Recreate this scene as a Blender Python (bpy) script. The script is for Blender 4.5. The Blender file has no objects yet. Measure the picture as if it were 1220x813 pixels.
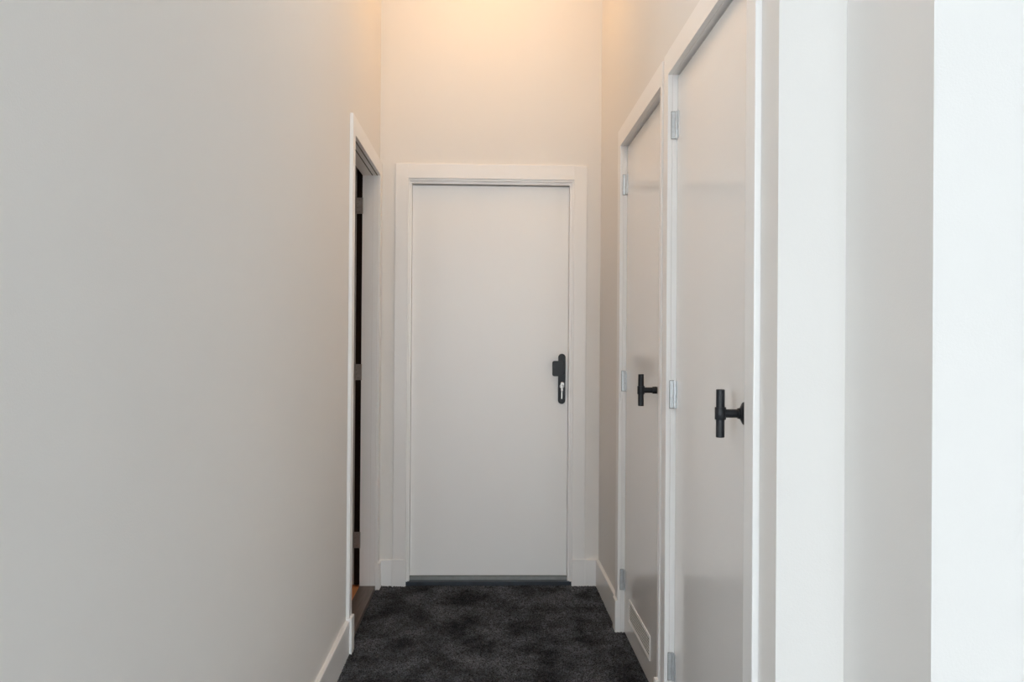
import bpy, bmesh, math
import numpy as np
from mathutils import Vector, Matrix

sc = bpy.context.scene
COL = sc.collection
PI = math.pi

# ------------------------------------------------------------------ materials
def mat(name, col, rough=0.5, metal=0.0, spec=0.5, coat=0.0, bump=None, vary=None):
    m = bpy.data.materials.new(name); m.use_nodes = True
    nt = m.node_tree; b = nt.nodes['Principled BSDF']
    b.inputs['Base Color'].default_value = (*col, 1)
    b.inputs['Roughness'].default_value = rough
    b.inputs['Metallic'].default_value = metal
    b.inputs['Specular IOR Level'].default_value = spec
    if coat:
        b.inputs['Coat Weight'].default_value = coat; b.inputs['Coat Roughness'].default_value = 0.12
    tc = nt.nodes.new('ShaderNodeTexCoord')
    if bump:
        scale, dist = bump
        n = nt.nodes.new('ShaderNodeTexNoise'); n.inputs['Scale'].default_value = scale; n.inputs['Detail'].default_value = 4
        nt.links.new(tc.outputs['Object'], n.inputs['Vector'])
        bp = nt.nodes.new('ShaderNodeBump'); bp.inputs['Distance'].default_value = dist; bp.inputs['Strength'].default_value = 0.5
        nt.links.new(n.outputs['Fac'], bp.inputs['Height']); nt.links.new(bp.outputs['Normal'], b.inputs['Normal'])
    if vary:
        scale, amt = vary
        n = nt.nodes.new('ShaderNodeTexNoise'); n.inputs['Scale'].default_value = scale; n.inputs['Detail'].default_value = 5
        nt.links.new(tc.outputs['Object'], n.inputs['Vector'])
        r = nt.nodes.new('ShaderNodeValToRGB')
        r.color_ramp.elements[0].position = .3; r.color_ramp.elements[1].position = .7
        r.color_ramp.elements[0].color = (*[c * (1 - amt) for c in col], 1)
        r.color_ramp.elements[1].color = (*[min(1, c * (1 + amt)) for c in col], 1)
        nt.links.new(n.outputs['Fac'], r.inputs['Fac']); nt.links.new(r.outputs['Color'], b.inputs['Base Color'])
    return m

WALL = mat('wall_paint', (.825, .81, .79), .75, spec=.3, bump=(260, .0006), vary=(1.5, .006))
CEIL = mat('ceiling_paint', (.86, .86, .85), .8, spec=.2, bump=(200, .0005))
TRIM = mat('white_lacquer_trim', (.9, .895, .89), .32, bump=(90, .0002))
DOOR = mat('white_satin_door', (.9, .898, .893), .38, bump=(140, .0002))
CLOS = mat('satin_closet_door', (.85, .84, .83), .14, spec=.62, bump=(140, .0001))
BLACK = mat('matte_black_metal', (.012, .014, .018), .42, spec=.35, bump=(500, .0002))
ZINC = mat('zinc_steel', (.66, .69, .71), .36, metal=.6, vary=(60, .1))
NICK = mat('dull_nickel', (.30, .26, .235), .4, metal=.55, vary=(50, .12))
CHROME = mat('bright_nickel', (.42, .40, .38), .34, metal=1, vary=(80, .08))
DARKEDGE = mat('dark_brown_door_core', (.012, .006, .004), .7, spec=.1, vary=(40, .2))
SILL = mat('grey_aluminium_strip', (.24, .245, .24), .4, metal=.3, vary=(30, .08))
STONE = mat('dark_stone_threshold', (.016, .024, .036), .35, vary=(20, .25))
GAP = mat('gap_shade', (.16, .15, .14), .8, vary=(20, .1))  # dark colour standing in for shade inside gaps and grooves
SCREW = mat('screw_head', (.2, .17, .15), .4, metal=.6, vary=(40, .1))
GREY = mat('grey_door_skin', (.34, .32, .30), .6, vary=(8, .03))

def wood(name, a, b_, rough):
    m = bpy.data.materials.new(name); m.use_nodes = True
    nt = m.node_tree; b = nt.nodes['Principled BSDF']; b.inputs['Roughness'].default_value = rough
    tc = nt.nodes.new('ShaderNodeTexCoord'); mp = nt.nodes.new('ShaderNodeMapping')
    mp.inputs['Scale'].default_value = (40, 3, 3)
    n = nt.nodes.new('ShaderNodeTexNoise'); n.inputs['Scale'].default_value = 2; n.inputs['Detail'].default_value = 16.8
    r = nt.nodes.new('ShaderNodeValToRGB')
    r.color_ramp.elements[0].position = .35; r.color_ramp.elements[1].position = .65
    r.color_ramp.elements[0].color = (*a, 1); r.color_ramp.elements[1].color = (*b_, 1)
    nt.links.new(tc.outputs['Object'], mp.inputs['Vector']); nt.links.new(mp.outputs[0], n.inputs['Vector'])
    nt.links.new(n.outputs['Fac'], r.inputs['Fac']); nt.links.new(r.outputs['Color'], b.inputs['Base Color'])
    return m
OAK = wood('orange_oak_boards', (.62, .25, .09), (.72, .32, .13), .45)
THR = wood('brown_threshold_wood', (.085, .062, .05), (.13, .10, .085), .4)

def carpet():
    m = bpy.data.materials.new('charcoal_carpet_pile'); m.use_nodes = True
    nt = m.node_tree; b = nt.nodes['Principled BSDF']
    b.inputs['Roughness'].default_value = .95; b.inputs['Specular IOR Level'].default_value = .15
    b.inputs['Sheen Weight'].default_value = .12; b.inputs['Sheen Roughness'].default_value = .5
    tc = nt.nodes.new('ShaderNodeTexCoord')
    def noise(scale, det, vec=(1, 1, 1), rough=.5):
        mp = nt.nodes.new('ShaderNodeMapping'); mp.inputs['Scale'].default_value = vec
        n = nt.nodes.new('ShaderNodeTexNoise'); n.inputs['Scale'].default_value = scale
        n.inputs['Detail'].default_value = det; n.inputs['Roughness'].default_value = rough
        nt.links.new(tc.outputs['Object'], mp.inputs['Vector']); nt.links.new(mp.outputs[0], n.inputs['Vector'])
        return n.outputs['Fac']
    def ramp(f, p0, p1, c0, c1):
        r = nt.nodes.new('ShaderNodeValToRGB')
        r.color_ramp.elements[0].position = p0; r.color_ramp.elements[1].position = p1
        r.color_ramp.elements[0].color = (*c0, 1); r.color_ramp.elements[1].color = (*c1, 1)
        nt.links.new(f, r.inputs['Fac']); return r.outputs['Color']
    def mul(a, c):
        x = nt.nodes.new('ShaderNodeMix'); x.data_type = 'RGBA'; x.blend_type = 'MULTIPLY'
        x.inputs['Factor'].default_value = 1
        nt.links.new(a, x.inputs['A']); nt.links.new(c, x.inputs['B']); return x.outputs['Result']
    patches = ramp(noise(5.5, 5, (1, .75, 1), .6), .36, .64, (.024, .0265, .032), (.15, .158, .172))
    mid = ramp(noise(38, 3), .35, .65, (.6, .6, .6), (1, 1, 1))
    fib = ramp(noise(130, 3, rough=.85), .41, .60, (.14, .14, .15), (1.4, 1.4, 1.42))
    nt.links.new(mul(mul(patches, mid), fib), b.inputs['Base Color'])
    return m
CARPET = carpet()

# ------------------------------------------------------------------ mesh helpers
class MB:
    def __init__(s): s.bm = bmesh.new(); s.flat = False
    def box(s, x0, x1, y0, y1, z0, z1, bev=0.0, seg=2):
        s.flat = True
        r = bmesh.ops.create_cube(s.bm, size=1)
        vs = r['verts']
        for v in vs:
            v.co = Vector(((x0 + x1) / 2 + v.co.x * (x1 - x0), (y0 + y1) / 2 + v.co.y * (y1 - y0), (z0 + z1) / 2 + v.co.z * (z1 - z0)))
        if bev:
            es = list({e for v in vs for e in v.link_edges})
            bmesh.ops.bevel(s.bm, geom=es, offset=bev, segments=seg, profile=.5, affect='EDGES')
        return s
    def cyl(s, c, axis, r, h, seg=32, r2=None, bev=0.0):
        """solid of revolution about axis through c, ends chamfered by bev"""
        r2 = r if r2 is None else r2
        prof = [(0, -h / 2), (r - bev, -h / 2), (r, -h / 2 + bev), (r2, h / 2 - bev), (r2 - bev, h / 2), (0, h / 2)] if bev else [(0, -h / 2), (r, -h / 2), (r2, h / 2), (0, h / 2)]
        return s.lathe(c, axis, prof, seg)
    def lathe(s, c, axis, prof, seg=32):
        q = Vector(axis).to_track_quat('Z', 'Y'); c = Vector(c)
        rings = []
        for (r, z) in prof:
            if r < 1e-7: rings.append([s.bm.verts.new(c + q @ Vector((0, 0, z)))])
            else: rings.append([s.bm.verts.new(c + q @ Vector((r * math.cos(2 * PI * i / seg), r * math.sin(2 * PI * i / seg), z))) for i in range(seg)])
        for a, b in zip(rings, rings[1:]):
            for i in range(seg):
                j = (i + 1) % seg
                if len(a) == 1 and len(b) == 1: continue
                if len(a) == 1: s.bm.faces.new((a[0], b[i], b[j]))
                elif len(b) == 1: s.bm.faces.new((a[i], a[j], b[0]))
                else: s.bm.faces.new((a[i], a[j], b[j], b[i]))
        return s
    def prism(s, pts, vec, bev=0.0):
        """extrude a closed outline of 3-D points along vec"""
        vec = Vector(vec); s.flat = s.flat or bev > 0
        a = [s.bm.verts.new(Vector(p)) for p in pts]; b = [s.bm.verts.new(Vector(p) + vec) for p in pts]
        n = len(pts); fs = [s.bm.faces.new(a), s.bm.faces.new(b[::-1])]
        for i in range(n):
            j = (i + 1) % n; fs.append(s.bm.faces.new((a[j], a[i], b[i], b[j])))
        if bev:
            bmesh.ops.bevel(s.bm, geom=list(fs[0].edges) + list(fs[1].edges), offset=bev, segments=2, profile=.5, affect='EDGES')
        return s
    def torus(s, c, q, R, r, n=36, k=10):
        c = Vector(c); g = []
        for i in range(n):
            a = 2 * PI * i / n; g.append([s.bm.verts.new(c + q @ Vector(((R + r * math.cos(2 * PI * j / k)) * math.cos(a), (R + r * math.cos(2 * PI * j / k)) * math.sin(a), r * math.sin(2 * PI * j / k)))) for j in range(k)])
        for i in range(n):
            for j in range(k):
                s.bm.faces.new((g[i][j], g[(i + 1) % n][j], g[(i + 1) % n][(j + 1) % k], g[i][(j + 1) % k]))
        return s
    def build(s, name, m, parent=None, smooth=True, origin=None):
        bm = s.bm; bmesh.ops.recalc_face_normals(bm, faces=bm.faces[:])
        me = bpy.data.meshes.new(name)
        o = bpy.data.objects.new(name, me); COL.objects.link(o)
        if parent is not None:
            pw = parent.location.copy(); p = parent.parent
            while p is not None: pw += p.location; p = p.parent
            bmesh.ops.translate(bm, vec=-pw, verts=bm.verts[:])
            o.parent = parent
        bm.to_mesh(me); bm.free(); me.materials.append(m)
        if smooth:
            for p in me.polygons: p.use_smooth = True
            me.set_sharp_from_angle(angle=math.radians(12 if s.flat else 32))
        return o

def struct(o, label, cat):
    o['kind'] = 'structure'; o['label'] = label; o['category'] = cat; return o
def empty(name, loc):
    o = bpy.data.objects.new(name, None); COL.objects.link(o); o.location = loc; o.empty_display_size = .1; return o
def slotpts(fx, half, rad, n=14):
    """outline of a vertical slot (half = half height), fx maps (a,b) to 3-D"""
    pts = []
    for i in range(n + 1):
        a = PI * i / n; pts.append(fx(rad * math.cos(a), half - rad + rad * math.sin(a)))
    for i in range(n + 1):
        a = PI + PI * i / n; pts.append(fx(rad * math.cos(a), -half + rad + rad * math.sin(a)))
    return pts
def rrect(fx, w, h, r, n=6):
    pts = []
    for (cx, cy, a0) in ((w / 2 - r, h / 2 - r, 0), (-w / 2 + r, h / 2 - r, PI / 2), (-w / 2 + r, -h / 2 + r, PI), (w / 2 - r, -h / 2 + r, 1.5 * PI)):
        for i in range(n + 1):
            a = a0 + PI / 2 * i / n; pts.append(fx(cx + r * math.cos(a), cy + r * math.sin(a)))
    return pts

# ------------------------------------------------------------------ dimensions (metres)
XL, XR, YE = -.627, .672, 5.0          # corridor
CZ = 3.85                              # ceiling
YW = -14.0                              # window wall of the room behind the camera
XRR = 5.0
XLL = -5.0                             # left side of the open room
YLE = 1.0                              # the left wall starts here
T = .017                               # casing thickness
OL = (3.964, 4.900, 2.378)             # left doorway  (y0, y1, top)
OF = (3.213, 4.174, 2.396)             # far right closet
ON = (2.140, 3.075, 2.398)             # near right closet
OE = (-.459, .512, 2.381)              # end door (x0, x1, top)

# ------------------------------------------------------------------ walls
w = MB()
w.box(XL - .086, XL, YLE, OL[0] - .0, 0, CZ); w.box(XL - .086, XL, OL[1], YE + .1, 0, CZ); w.box(XL - .086, XL, OL[0], OL[1], OL[2], CZ)
struct(w.build('wall_left', WALL, smooth=False), 'long smooth off-white painted wall filling the left of the picture', 'wall')

w = MB()
for (a, b) in ((1.944, ON[0]), (ON[1], OF[0]), (OF[1], YE + .1)): w.box(XR, XR + .1, a, b, 0, CZ)
for o_ in (ON, OF): w.box(XR, XR + .1, o_[0], o_[1], o_[2], CZ)
w.box(XR + .1, .831, 1.944, YE + .1, 0, CZ)
struct(w.build('wall_right', WALL, smooth=False), 'off-white painted wall around the two tall cupboard doors on the right', 'wall')

w = MB(); w.box(.8312, .97, 1.56, 2.2, 0, CZ)
w.box(.97, XRR, 1.56, 1.75, 0, CZ)
struct(w.build('wall_front', WALL, smooth=False), 'bright white stepped wall corner at the right edge of the picture', 'wall')

w = MB()
w.box(XL - .1, OE[0] - .0, YE, YE + .12, 0, CZ); w.box(OE[1], XR + .15, YE, YE + .12, 0, CZ); w.box(OE[0], OE[1], YE, YE + .12, OE[2], CZ)
w.box(OE[0], OE[1], YE + .10, YE + .12, 0, OE[2])
struct(w.build('wall_back', WALL, smooth=False), 'end wall of the corridor above and beside the white entrance door, warm lit at top', 'wall')

# room behind the camera with its large window
WX0, WX1, WZ0, WZ1 = -2.2, 2.6, .25, 3.35
w = MB()
w.box(XLL - .1, WX0, YW - .2, YW, 0, CZ); w.box(WX1, XRR + .1, YW - .2, YW, 0, CZ)
w.box(WX0, WX1, YW - .2, YW, 0, WZ0); w.box(WX0, WX1, YW - .2, YW, WZ1, CZ)
struct(w.build('wall_rear', WALL, smooth=False), 'white wall behind the camera around the big window', 'wall')
w = MB(); w.box(XRR, XRR + .1, YLE + .1, 1.75, 0, CZ)
SYL, SYR = (-8.2, -4.5), (-8.4, -6.2)                    # spans of two unseen windows, added to brighten side-facing walls
for (a, b_, SY0, SY1) in ((XLL - .1, XLL, *SYL), (XRR, XRR + .1, *SYR)):
    for (p, q_) in ((YW, SY0), (SY1, YLE + .1)): w.box(a, b_, p, q_, 0, CZ)
    w.box(a, b_, SY0, SY1, 0, WZ0); w.box(a, b_, SY0, SY1, WZ1, CZ)
w.box(XLL, XL - .0862, YLE, YLE + .1, 0, CZ)
struct(w.build('wall_side', WALL, smooth=False), 'side walls of the open room behind the camera', 'wall')
win = empty('window_1', (0, YW - .1, 0)); struct(win, 'large white framed window lighting the open room', 'window')
w = MB()
w.box(WX0, WX1, YW - .14, YW - .06, WZ0, WZ0 + .06, .004); w.box(WX0, WX1, YW - .14, YW - .06, WZ1 - .06, WZ1, .004)
n = 5
for i in range(n + 1):
    x = WX0 + (WX1 - WX0 - .06) * i / n; w.box(x, x + .06, YW - .14, YW - .06, WZ0, WZ1, .004)
w.build('window_frame', TRIM, win)
w = MB(); w.box(WX0 - .04, WX1 + .04, YW - .06, YW + .08, WZ0 - .03, WZ0, .004); w.build('window_sill', TRIM, win)

for k, (xs, SY0, SY1, nm, lb) in enumerate(((XLL - .05, *SYL, 'added_window_left', 'large white framed window added out of view on the left to light the right-hand walls'), (XRR + .05, *SYR, 'added_window_right', 'white framed window added out of view on the right to light the left wall'))):
    wn = empty(nm, (xs, -3, 0)); struct(wn, lb, 'window')  # both side windows are added, out of view, for sideways daylight
    w = MB(); w.box(xs - .04, xs + .04, SY0, SY1, WZ0, WZ0 + .06, .004); w.box(xs - .04, xs + .04, SY0, SY1, WZ1 - .06, WZ1, .004)
    for i in range(4):
        y = SY0 + (SY1 - SY0 - .06) * i / 3; w.box(xs - .04, xs + .04, y, y + .06, WZ0, WZ1, .004)
    w.build('window_frame', TRIM, wn)
    pl = bpy.data.lights.new('side_daylight', 'AREA'); pl.shape = 'RECTANGLE'; pl.size = WZ1 - WZ0; pl.size_y = SY1 - SY0
    pl.cycles.is_portal = True
    po = bpy.data.objects.new('side_daylight', pl); COL.objects.link(po)
    po.location = (xs + (-.08 if k == 0 else .08), (SY0 + SY1) / 2, (WZ0 + WZ1) / 2)
    po.rotation_euler = (0, math.radians(-90 if k == 0 else 90), 0)
w = MB(); w.box(XLL - .1, XRR + .1, YW - .2, YE + 1.5, CZ, CZ + .1)
struct(w.build('ceiling', CEIL, smooth=False), 'high white ceiling above the corridor', 'ceiling')

# ------------------------------------------------------------------ carpet
def build_carpet():
    rng = np.random.default_rng(4)
    me = bpy.data.meshes.new('floor')
    def grid(x0, x1, y0, y1, d, amp):
        nx = int((x1 - x0) / d) + 1; ny = int((y1 - y0) / d) + 1
        X, Y = np.meshgrid(np.linspace(x0, x1, nx), np.linspace(y0, y1, ny))
        low = sum(np.sin(X * a + Y * b + c) for a, b, c in ((13, 7, 1), (-9, 17, 2), (23, -11, .5), (31, 29, 4))) / 4
        Z = low * amp * .25 + rng.random(X.shape) * amp - amp * .8
        if amp:
            j = d * .35; X = X + (rng.random(X.shape) - .5) * j; Y = Y + (rng.random(X.shape) - .5) * j
        V = np.stack([X, Y, Z], -1).reshape(-1, 3)
        i = np.arange(nx * ny).reshape(ny, nx)
        F = np.stack([i[:-1, :-1], i[:-1, 1:], i[1:, 1:], i[1:, :-1]], -1).reshape(-1, 4)
        return V, F
    V1, F1 = grid(XL - .01, XR + .03, 3.3, YE + .02, .0042, .008)
    V2, F2 = grid(XL - .01, XRR + .1, YLE, 3.304, .25, 0)
    V2[:, 2] -= .002
    V3, F3 = grid(XLL - .1, XRR + .1, YW - .1, YLE, .5, 0); V3[:, 2] -= .002
    V4, F4 = grid(XL - .1, XR + .3, YLE - .1, YE + .2, .4, 0); V4[:, 2] -= .015
    V = np.concatenate([V1, V2, V3, V4]); F = np.concatenate([F1, F2 + len(V1), F3 + len(V1) + len(V2), F4 + len(V1) + len(V2) + len(V3)])
    me.from_pydata(V.tolist(), [], F.tolist()); me.materials.append(CARPET)
    o = bpy.data.objects.new('floor', me); COL.objects.link(o)
    struct(o, 'wall-to-wall charcoal black cut-pile carpet with brushed lighter patches', 'carpet')
build_carpet()

# ------------------------------------------------------------------ baseboards
BH, BT = .150, .017
def base_y(mb, x, s, y0, y1):      # runs along Y on wall plane x, projecting by s
    xf = x + s * BT; c = .003
    pts = [(x, y0, -.01), (xf, y0, -.01), (xf, y0, BH - c), (xf - s * c, y0, BH), (x, y0, BH)]
    mb.prism(pts, (0, y1 - y0, 0))
def base_x(mb, y, x0, x1):
    yf = y - BT; c = .003
    pts = [(x0, y, -.01), (x0, yf, -.01), (x0, yf, BH - c), (x0, yf + c, BH), (x0, y, BH)]
    mb.prism(pts, (x1 - x0, 0, 0))
b = MB(); base_y(b, XL, 1, YLE, OL[0] - .069)
struct(b.build('baseboard_left', TRIM), 'tall white baseboard along the foot of the left wall', 'baseboard')
b = MB(); base_y(b, XR, -1, OF[1] + .075, YE)
struct(b.build('baseboard_right', TRIM), 'white baseboard between the far cupboard door and the end wall corner', 'baseboard')
b = MB(); base_x(b, YE, XL, -.535); base_x(b, YE, .587, XR - BT)
struct(b.build('baseboard_back', TRIM), 'short white baseboard pieces either side of the white entrance door', 'baseboard')
b = MB(); base_y(b, XR, -1, 1.927, ON[0] - .075); base_x(b, 1.944, XR - BT, .831); base_y(b, .831, -1, 1.56 - BT, 1.944 - BT); base_x(b, 1.56, .831, XRR)
struct(b.build('baseboard_front', TRIM), 'white baseboard at the foot of the bright stepped wall corner', 'baseboard')

# ------------------------------------------------------------------ door pieces
def casing_side(parent, x, s, o_, near_w, far_w, top_w, thick=T):
    """casing around an opening in a wall of constant x; s = direction into the corridor"""
    y0, y1, zt = o_; a, b = sorted((x, x + s * thick)); bv = .0025
    m = MB(); m.box(a, b, y0 - near_w, y0, -.005, zt + top_w, bv)
    m.box(a, b, y1, y1 + far_w, -.005, zt + top_w, bv)
    m.box(a, b, y0 - .0005, y1 + .0005, zt, zt + top_w, .0006, 1)
    return m.build('door_casing', TRIM, parent)
def plinth_side(parent, x, s, y0, y1, h=.155, thick=.028):
    a, b = sorted((x, x + s * thick)); m = MB(); m.box(a, b, y0, y1, -.008, h, .003); return m.build('plinth_block', TRIM, parent)

def zinc_hinge(parent, x_face, y_edge, z):
    """butt hinge on the hinge-side reveal: knuckle, frame leaf and door leaf"""
    m = MB(); hh = .049; kx = x_face - .004; ky = y_edge - .0065; r = .0058
    m.box(x_face - .021, x_face - .004, y_edge - .0022, y_edge + .0005, z - hh, z + hh, .0004, 1)
    m.box(x_face - .0022, x_face + .0005, y_edge - .0300, y_edge - .008, z - hh, z + hh, .0004, 1)
    g = MB(); g.box(x_face - .0225, x_face - .003, y_edge - .0012, y_edge + .0008, z - hh - .0018, z + hh + .0018)  # dark plate painting the shaded gap around the leaf
    L = 2 * hh / 3
    for i in range(3):
        m.cyl((kx, ky, z - hh + L * (i + .5)), (0, 0, 1), r, L - .0012, 20, bev=.0006)
    m.cyl((kx, ky, z), (0, 0, 1), .0035, 2 * hh + .004, 16, bev=.0008)
    h = m.build('hinge', ZINC, parent); g.build('mortise_shade', GAP, h, smooth=False); return h

def t_handle(parent, x_face, y, z, rosette_r):
    """T-bar cupboard handle standing out from a door face towards -X"""
    xb = x_face - .064
    m = MB()
    m.lathe((x_face, y, z), (-1, 0, 0), [(0, 0), (.0145, 0), (.0145, .016), (.0138, .0175), (.0113, .018), (.0113, .056), (0, .056)], 36)
    st = m.build('door_handle', BLACK, parent); st['label'] = 'matte black T-bar handle'
    m = MB(); m.cyl((xb, y, z), (0, 0, 1), .0115, .128, 36, bev=.0012); m.build('crossbar', BLACK, st)
    m = MB(); m.lathe((xb, y, z), (0, 0, 1), [(.0112, -.0165), (.0142, -.0165), (.0148, -.0155), (.0148, .0155), (.0142, .0165), (.0112, .0165)], 36); m.build('collar', BLACK, st)
    if rosette_r:
        m = MB(); R = rosette_r
        m.lathe((x_face, y, z), (-1, 0, 0), [(0, 0), (R, 0), (R, .0022), (R - .002, .0035), (.019, .0085), (.0155, .011), (0, .011)], 48); m.build('rosette', BLACK, st)
    return st

def closet(name, o_, near_w, far_w, hinge_zs, rosette_r, label, back, vent=False):
    y0, y1, zt = o_
    d = empty(name, (XR, (y0 + y1) / 2, 0)); struct(d, label, 'door')
    casing_side(d, XR, -1, o_, near_w, far_w, .086)
    m = MB()                                                # frame: lining behind the casing, with a stop behind the leaf
    m.box(XR + .0015, XR + .098, y0 - .0, y0 + .0012, -.005, zt, 0); m.box(XR + .0015, XR + .098, y1 - .0012, y1, -.005, zt, 0)
    m.box(XR + .0015, XR + .098, y0, y1, zt - .0012, zt, 0)
    m.box(XR + .062, XR + .098, y0, y0 + .018, 0, zt); m.box(XR + .062, XR + .098, y1 - .018, y1, 0, zt); m.box(XR + .062, XR + .098, y0, y1, zt - .018, zt)
    m.build('door_frame', TRIM, d, smooth=False)
    xf = XR + .018
    m = MB(); m.box(xf, xf + .04, y0 + .004, y1 - .004, .004, zt - .009, .0015)
    p = m.build('door_panel', CLOS, d)
    for z in hinge_zs: zinc_hinge(d, xf, y1 - .0012, z)
    t_handle(d, xf, y0 + back, 1.231, rosette_r)
    if vent:
        vy0, vy1, vz0, vz1 = 3.514, 4.026, .102, .206
        fx = lambda a, b_: (xf - .003, (vy0 + vy1) / 2 + a, (vz0 + vz1) / 2 + b_)
        m = MB(); W = vy1 - vy0; H_ = vz1 - vz0; t = .009
        m.box(xf - .0042, xf + .001, vy0, vy1, vz0, vz0 + t, .0015); m.box(xf - .0042, xf + .001, vy0, vy1, vz1 - t, vz1, .0015)
        m.box(xf - .0042, xf + .001, vy0, vy0 + t, vz0 + t * .6, vz1 - t * .6, .0015); m.box(xf - .0042, xf + .001, vy1 - t, vy1, vz0 + t * .6, vz1 - t * .6, .0015)
        k = 7; st = (H_ - 2 * t) / k
        for i in range(k):
            zc = vz0 + t + st * (i + .5); m.box(xf - .0030, xf - .0008, vy0 + t * .5, vy1 - t * .5, zc - st * .2, zc + st * .2, .0008, 1)
        g = m.build('vent_grille', TRIM, d, smooth=False); g['label'] = 'long low louvred vent grille in white'
        m = MB(); m.box(xf - .0003, xf + .001, vy0 + .004, vy1 - .004, vz0 + .004, vz1 - .004); m.build('vent_hole_shade', GAP, g, smooth=False)  # dark sheet in place of the shade inside the vent openings
    return d

dF = closet('door_3', OF, .034, .075, (2.203, 1.236, .259), 0,
            'farther of the two tall cupboard doors on the right, with a low white vent grille', .202, vent=True)
dN = closet('door_4', ON, .075, .070, (2.213, 1.234, .247), .030,
            'nearer of the two tall cupboard doors on the right, its T-bar handle on a round plate', .112)
plinth_side(dF, XR, -1, OF[1] - .0015, OF[1] + .079); plinth_side(dF, XR, -1, OF[0] - .0335, OF[0] + .0015)
plinth_side(dN, XR, -1, ON[1] - .0015, ON[1] + .0745); plinth_side(dN, XR, -1, ON[0] - .073, ON[0] + .0015)

# ---- doorway on the left, its leaf folded right back into the side room
dl = empty('door_2', (XL, 4.43, 0)); struct(dl, 'open doorway at the end of the left wall with hinges on a dark door edge', 'door')
casing_side(dl, XL, 1, OL, .069, .085, .085, .016)
plinth_side(dl, XL, 1, OL[0] - .073, OL[0] + .001, .160); plinth_side(dl, XL, 1, OL[1] - .0035, OL[1] + .081, .150)
m = MB(); x0, x1 = XL - .086, XL
for (a, b_) in ((x1 - .026, x1 - .0015), (x0, x1 - .0285)):
    m.box(a, b_, OL[0] - .001, OL[0] + .0025, 0, OL[2]); m.box(a, b_, OL[1] - .0025, OL[1] + .001, 0, OL[2]); m.box(a, b_, OL[0], OL[1], OL[2] - .0025, OL[2] + .001)
m.build('door_frame', TRIM, dl, smooth=False)
m = MB()
for (a, b_) in ((XL - .0048, XL - .0002), (XL - .0325, XL - .0275)):
    m.box(a, b_, OL[0] + .003, OL[1] - .003, OL[2] - .0029, OL[2])
m.build('groove_shade', GAP, dl, smooth=False)  # dark strips painting the shade of the head joint grooves
m = MB(); m.box(XL - .086, XL + .004, OL[0] + .0026, OL[1] - .0026, -.01, .024, .002)
th = m.build('threshold', THR, dl); th['label'] = 'dark brown wooden threshold'
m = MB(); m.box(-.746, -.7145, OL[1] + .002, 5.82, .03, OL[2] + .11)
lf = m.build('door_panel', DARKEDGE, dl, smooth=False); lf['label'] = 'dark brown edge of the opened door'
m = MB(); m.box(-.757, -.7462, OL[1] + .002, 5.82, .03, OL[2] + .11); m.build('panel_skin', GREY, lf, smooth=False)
for z in (2.201, 1.247, .286):
    m = MB(); fx = lambda a, b_: (-.7325 + a, OL[1] - .001, z + b_)
    m.prism(rrect(fx, .036, .092, .006), (0, .0022, 0))
    m.cyl((-.7135, OL[1] - .005, z), (0, 0, 1), .0045, .092, 16, bev=.0006)
    h = m.build('hinge', NICK, dl); h['label'] = 'dull nickel butt hinge'
    m = MB()
    for (a, b_) in ((.004, .032), (-.006, .012), (-.006, -.012), (.004, -.032)):
        m.cyl((-.7345 + a, OL[1] - .0016, z + b_), (0, 1, 0), .0032, .0018, 14, bev=.0004)
    m.build('screw', SCREW, h)
# side room
w = MB(); w.box(-3.0, XL - .086, 2.6, 6.4, -.05, .018)
so = w.build('floor_side_room', OAK, smooth=False); struct(so, 'sliver of orange-brown wooden floor glimpsed through the left doorway', 'floor')
w = MB(); w.box(-3.1, -3.0, 2.5, 6.5, 0, CZ); w.box(-3.0, -.713, 2.5, 2.6, 0, CZ); w.box(-3.0, -.713, 6.4, 6.5, 0, CZ); w.box(-.727, -.713, YE + .101, 6.4, 0, CZ)
w.box(-3.1, -.713, 2.5, 6.5, 2.7, 2.75)
struct(w.build('wall_side_room', WALL, smooth=False), 'walls of the unlit side room behind the left doorway', 'wall')

# ---- white entrance door at the end
de = empty('door_1', (.025, YE, 0)); struct(de, 'plain white entrance door in the middle at the end of the corridor', 'door')
x0, x1, zt = OE
m = MB(); bv = .0025
m.box(-.535, x0, YE - T, YE, -.005, 2.465, bv); m.box(x1, .587, YE - T, YE, -.005, 2.465, bv); m.box(x0 - .0005, x1 + .0005, YE - T, YE, zt, 2.465, .0006, 1)
m.build('door_casing', TRIM, de)
m = MB()
for (a, b_) in ((-.539, x0 + .001), (x1 - .001, .591)):
    m.box(a, b_, YE - .026, YE, -.008, .154, .003)
    m2 = m
    m2.build('plinth_block', TRIM, de); m = MB()
m.bm.free()
# stepped frame
m = MB()
m.box(x0, -.450, YE - .008, YE + .09, 0, zt); m.box(.501, x1, YE - .008, YE + .09, 0, zt); m.box(-.450, .501, YE - .008, YE + .09, zt - .012, zt)
m.box(-.450, -.4405, YE + .006, YE + .088, 0, zt - .012); m.box(.4885, .501, YE + .006, YE + .088, 0, zt - .012); m.box(-.4405, .4885, YE + .006, YE + .088, zt - .026, zt - .012)
m.build('door_frame', TRIM, de, smooth=False)
m = MB(); m.box(-.4395, .4875, YE + .040, YE + .085, .045, 2.350, .0015); m.build('door_panel', DOOR, de)
m = MB(); m.box(-.4405, .4885, YE + .030, YE + .088, .020, .043, .001)
o = m.build('draught_strip', SILL, de); o['label'] = 'grey metal strip below the door'
m = MB(); m.box(-.462, .514, YE - .012, YE + .06, -.01, .021, .003)
o = m.build('threshold', STONE, de); o['label'] = 'dark blue-grey threshold'
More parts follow.
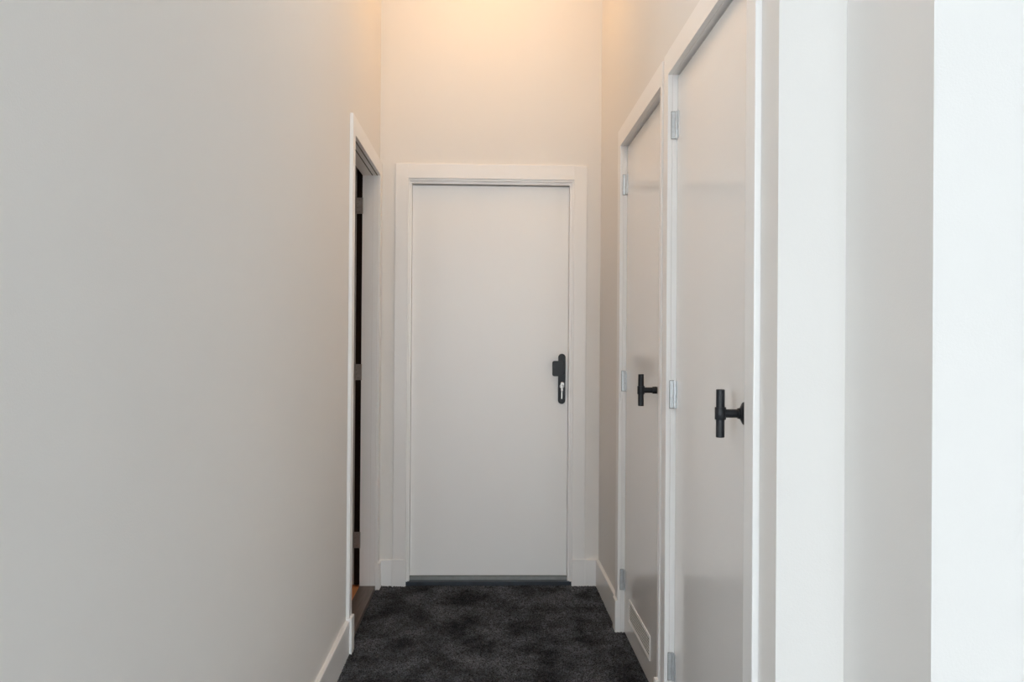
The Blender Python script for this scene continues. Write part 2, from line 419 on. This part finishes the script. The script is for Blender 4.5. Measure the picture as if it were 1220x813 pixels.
# handle plate, fixed grip
yf = YE + .040
pc = Vector((.4505, 1.210))
m = MB(); m.prism(slotpts(lambda a, b_: (pc.x + a, yf, pc.y + b_), .149, .0215), (0, -.011, 0), .003)
hp = m.build('handle_plate', BLACK, de); hp['label'] = 'tall black lock plate with rounded ends'
m = MB(); gc = Vector((.4225, 1.272))
m.prism(rrect(lambda a, b_: (gc.x + a, yf - .036, gc.y + b_), .062, .090, .012), (0, -.016, 0), .004)
m.box(.434, .466, yf - .040, yf - .009, 1.242, 1.302, .004)
m.build('grip', BLACK, hp)
m = MB(); m.prism(slotpts(lambda a, b_: (.4505 + a, yf - .010, 1.172 + b_), .0165, .0085), (0, -.006, 0), .001)
m.cyl((.4505, yf - .018, 1.180), (0, 1, 0), .0088, .008, 24, bev=.001)
m.build('lock_cylinder', CHROME, hp)

# keys in the lock: a thing of their own
ky = empty('key_bunch', (.4505, yf - .02, 1.180))
ky['label'] = 'silver keys hanging from the lock of the white entrance door'; ky['category'] = 'keys'
m = MB(); m.box(.449, .452, yf - .052, yf - .019, 1.174, 1.186, .0008)
m.prism(rrect(lambda a, b_: (.4492, yf - .052 + a * .9, 1.180 + b_), .022, .026, .009), (.0026, 0, 0), .0006)
m.cyl((.4505, yf - .045, 1.182), (0, 1, 0), .0115, .007, 24, bev=.002)
m.build('key', CHROME, ky)
m = MB(); q = Matrix.Rotation(math.radians(90), 3, 'X').to_quaternion()
m.torus((.4475, yf - .052, 1.168), q, .0120, .0014); m.build('key_ring', CHROME, ky)
m = MB()
m.prism(rrect(lambda a, b_: (.4475 + a, yf - .051, 1.148 + b_), .012, .016, .005), (0, -.0024, 0), .0006)
m.box(.4442, .4508, yf - .0534, yf - .0510, 1.094, 1.145, .0006)
for i in range(4): m.box(.4432, .4450, yf - .0534, yf - .0510, 1.097 + i * .008, 1.101 + i * .008, .0003)
m.build('hanging_key', CHROME, ky)

# ------------------------------------------------------------------ ceiling lamp (above the frame)
def ceiling_lamp(x, y, col, power, label):
    lamp = empty('ceiling_lamp', (x, y, CZ)); lamp['label'] = label; lamp['category'] = 'lamp'; lamp['group'] = 'round ceiling lamps along the corridor'
    m = MB(); m.lathe((x, y, CZ), (0, 0, -1), [(0, 0), (.15, 0), (.15, .03), (.144, .034), (.136, .034), (.136, .028), (0, .028)], 48); m.build('lamp_base', TRIM, lamp)
    em = bpy.data.materials.new('warm_diffuser'); em.use_nodes = True
    bb = em.node_tree.nodes['Principled BSDF']; bb.inputs['Base Color'].default_value = (.9, .85, .75, 1)
    bb.inputs['Emission Color'].default_value = (*col, 1); bb.inputs['Emission Strength'].default_value = power
    m = MB(); m.lathe((x, y, CZ - .03), (0, 0, -1), [(.134, 0), (.134, .03), (.12, .05), (.06, .062), (0, .065)], 48); m.build('lamp_shade', em, lamp)
ceiling_lamp(0, 4.35, (1, .56, .22), 27, 'round warm white ceiling lamp above the entrance door')
ceiling_lamp(0, 2.75, (1, .85, .72), 31, 'round warm white lamp added out of view to brighten the middle of the corridor')  # unseen extra lamp, added to lift the end door and corridor

# ------------------------------------------------------------------ daylight
world = bpy.data.worlds.new('sky'); sc.world = world; world.use_nodes = True
bg = world.node_tree.nodes['Background']; bg.inputs['Color'].default_value = (.88, .955, 1, 1); bg.inputs['Strength'].default_value = 16.8
pl = bpy.data.lights.new('window_daylight', 'AREA'); pl.shape = 'RECTANGLE'; pl.size = WX1 - WX0; pl.size_y = WZ1 - WZ0
pl.cycles.is_portal = True
po = bpy.data.objects.new('window_daylight', pl); COL.objects.link(po)
po.location = ((WX0 + WX1) / 2, YW - .16, (WZ0 + WZ1) / 2); po.rotation_euler = (math.radians(90), 0, 0)

# ------------------------------------------------------------------ camera
f, Hc = 1014., 1.410
yaw = math.atan(31 / f); pitch = math.atan(4.5 / f); roll = math.radians(.42)
cam = bpy.data.cameras.new('camera'); co = bpy.data.objects.new('camera', cam); COL.objects.link(co)
cam.sensor_fit = 'HORIZONTAL'; cam.sensor_width = 36; cam.lens = 36 * f / 1220; cam.clip_start = .05
F = Vector((math.sin(yaw) * math.cos(pitch), math.cos(yaw) * math.cos(pitch), math.sin(pitch)))
R = Vector((math.cos(yaw), -math.sin(yaw), 0)); U = R.cross(F)
R2 = R * math.cos(roll) + U * math.sin(roll); U2 = -R * math.sin(roll) + U * math.cos(roll)
co.matrix_world = Matrix(((R2.x, U2.x, -F.x, 0), (R2.y, U2.y, -F.y, 0), (R2.z, U2.z, -F.z, Hc), (0, 0, 0, 1)))
sc.camera = co

vs = sc.view_settings; sc.display_settings.display_device = 'sRGB'
vs.view_transform = 'Standard'; vs.look = 'None'; vs.gamma = 1; vs.use_curve_mapping = False; vs.exposure = 0.0
cy = sc.cycles
cy.use_denoising = True; cy.max_bounces = 14; cy.diffuse_bounces = 10; cy.glossy_bounces = 5; cy.caustics_reflective = False; cy.caustics_refractive = False
cy.sample_clamp_indirect = 8
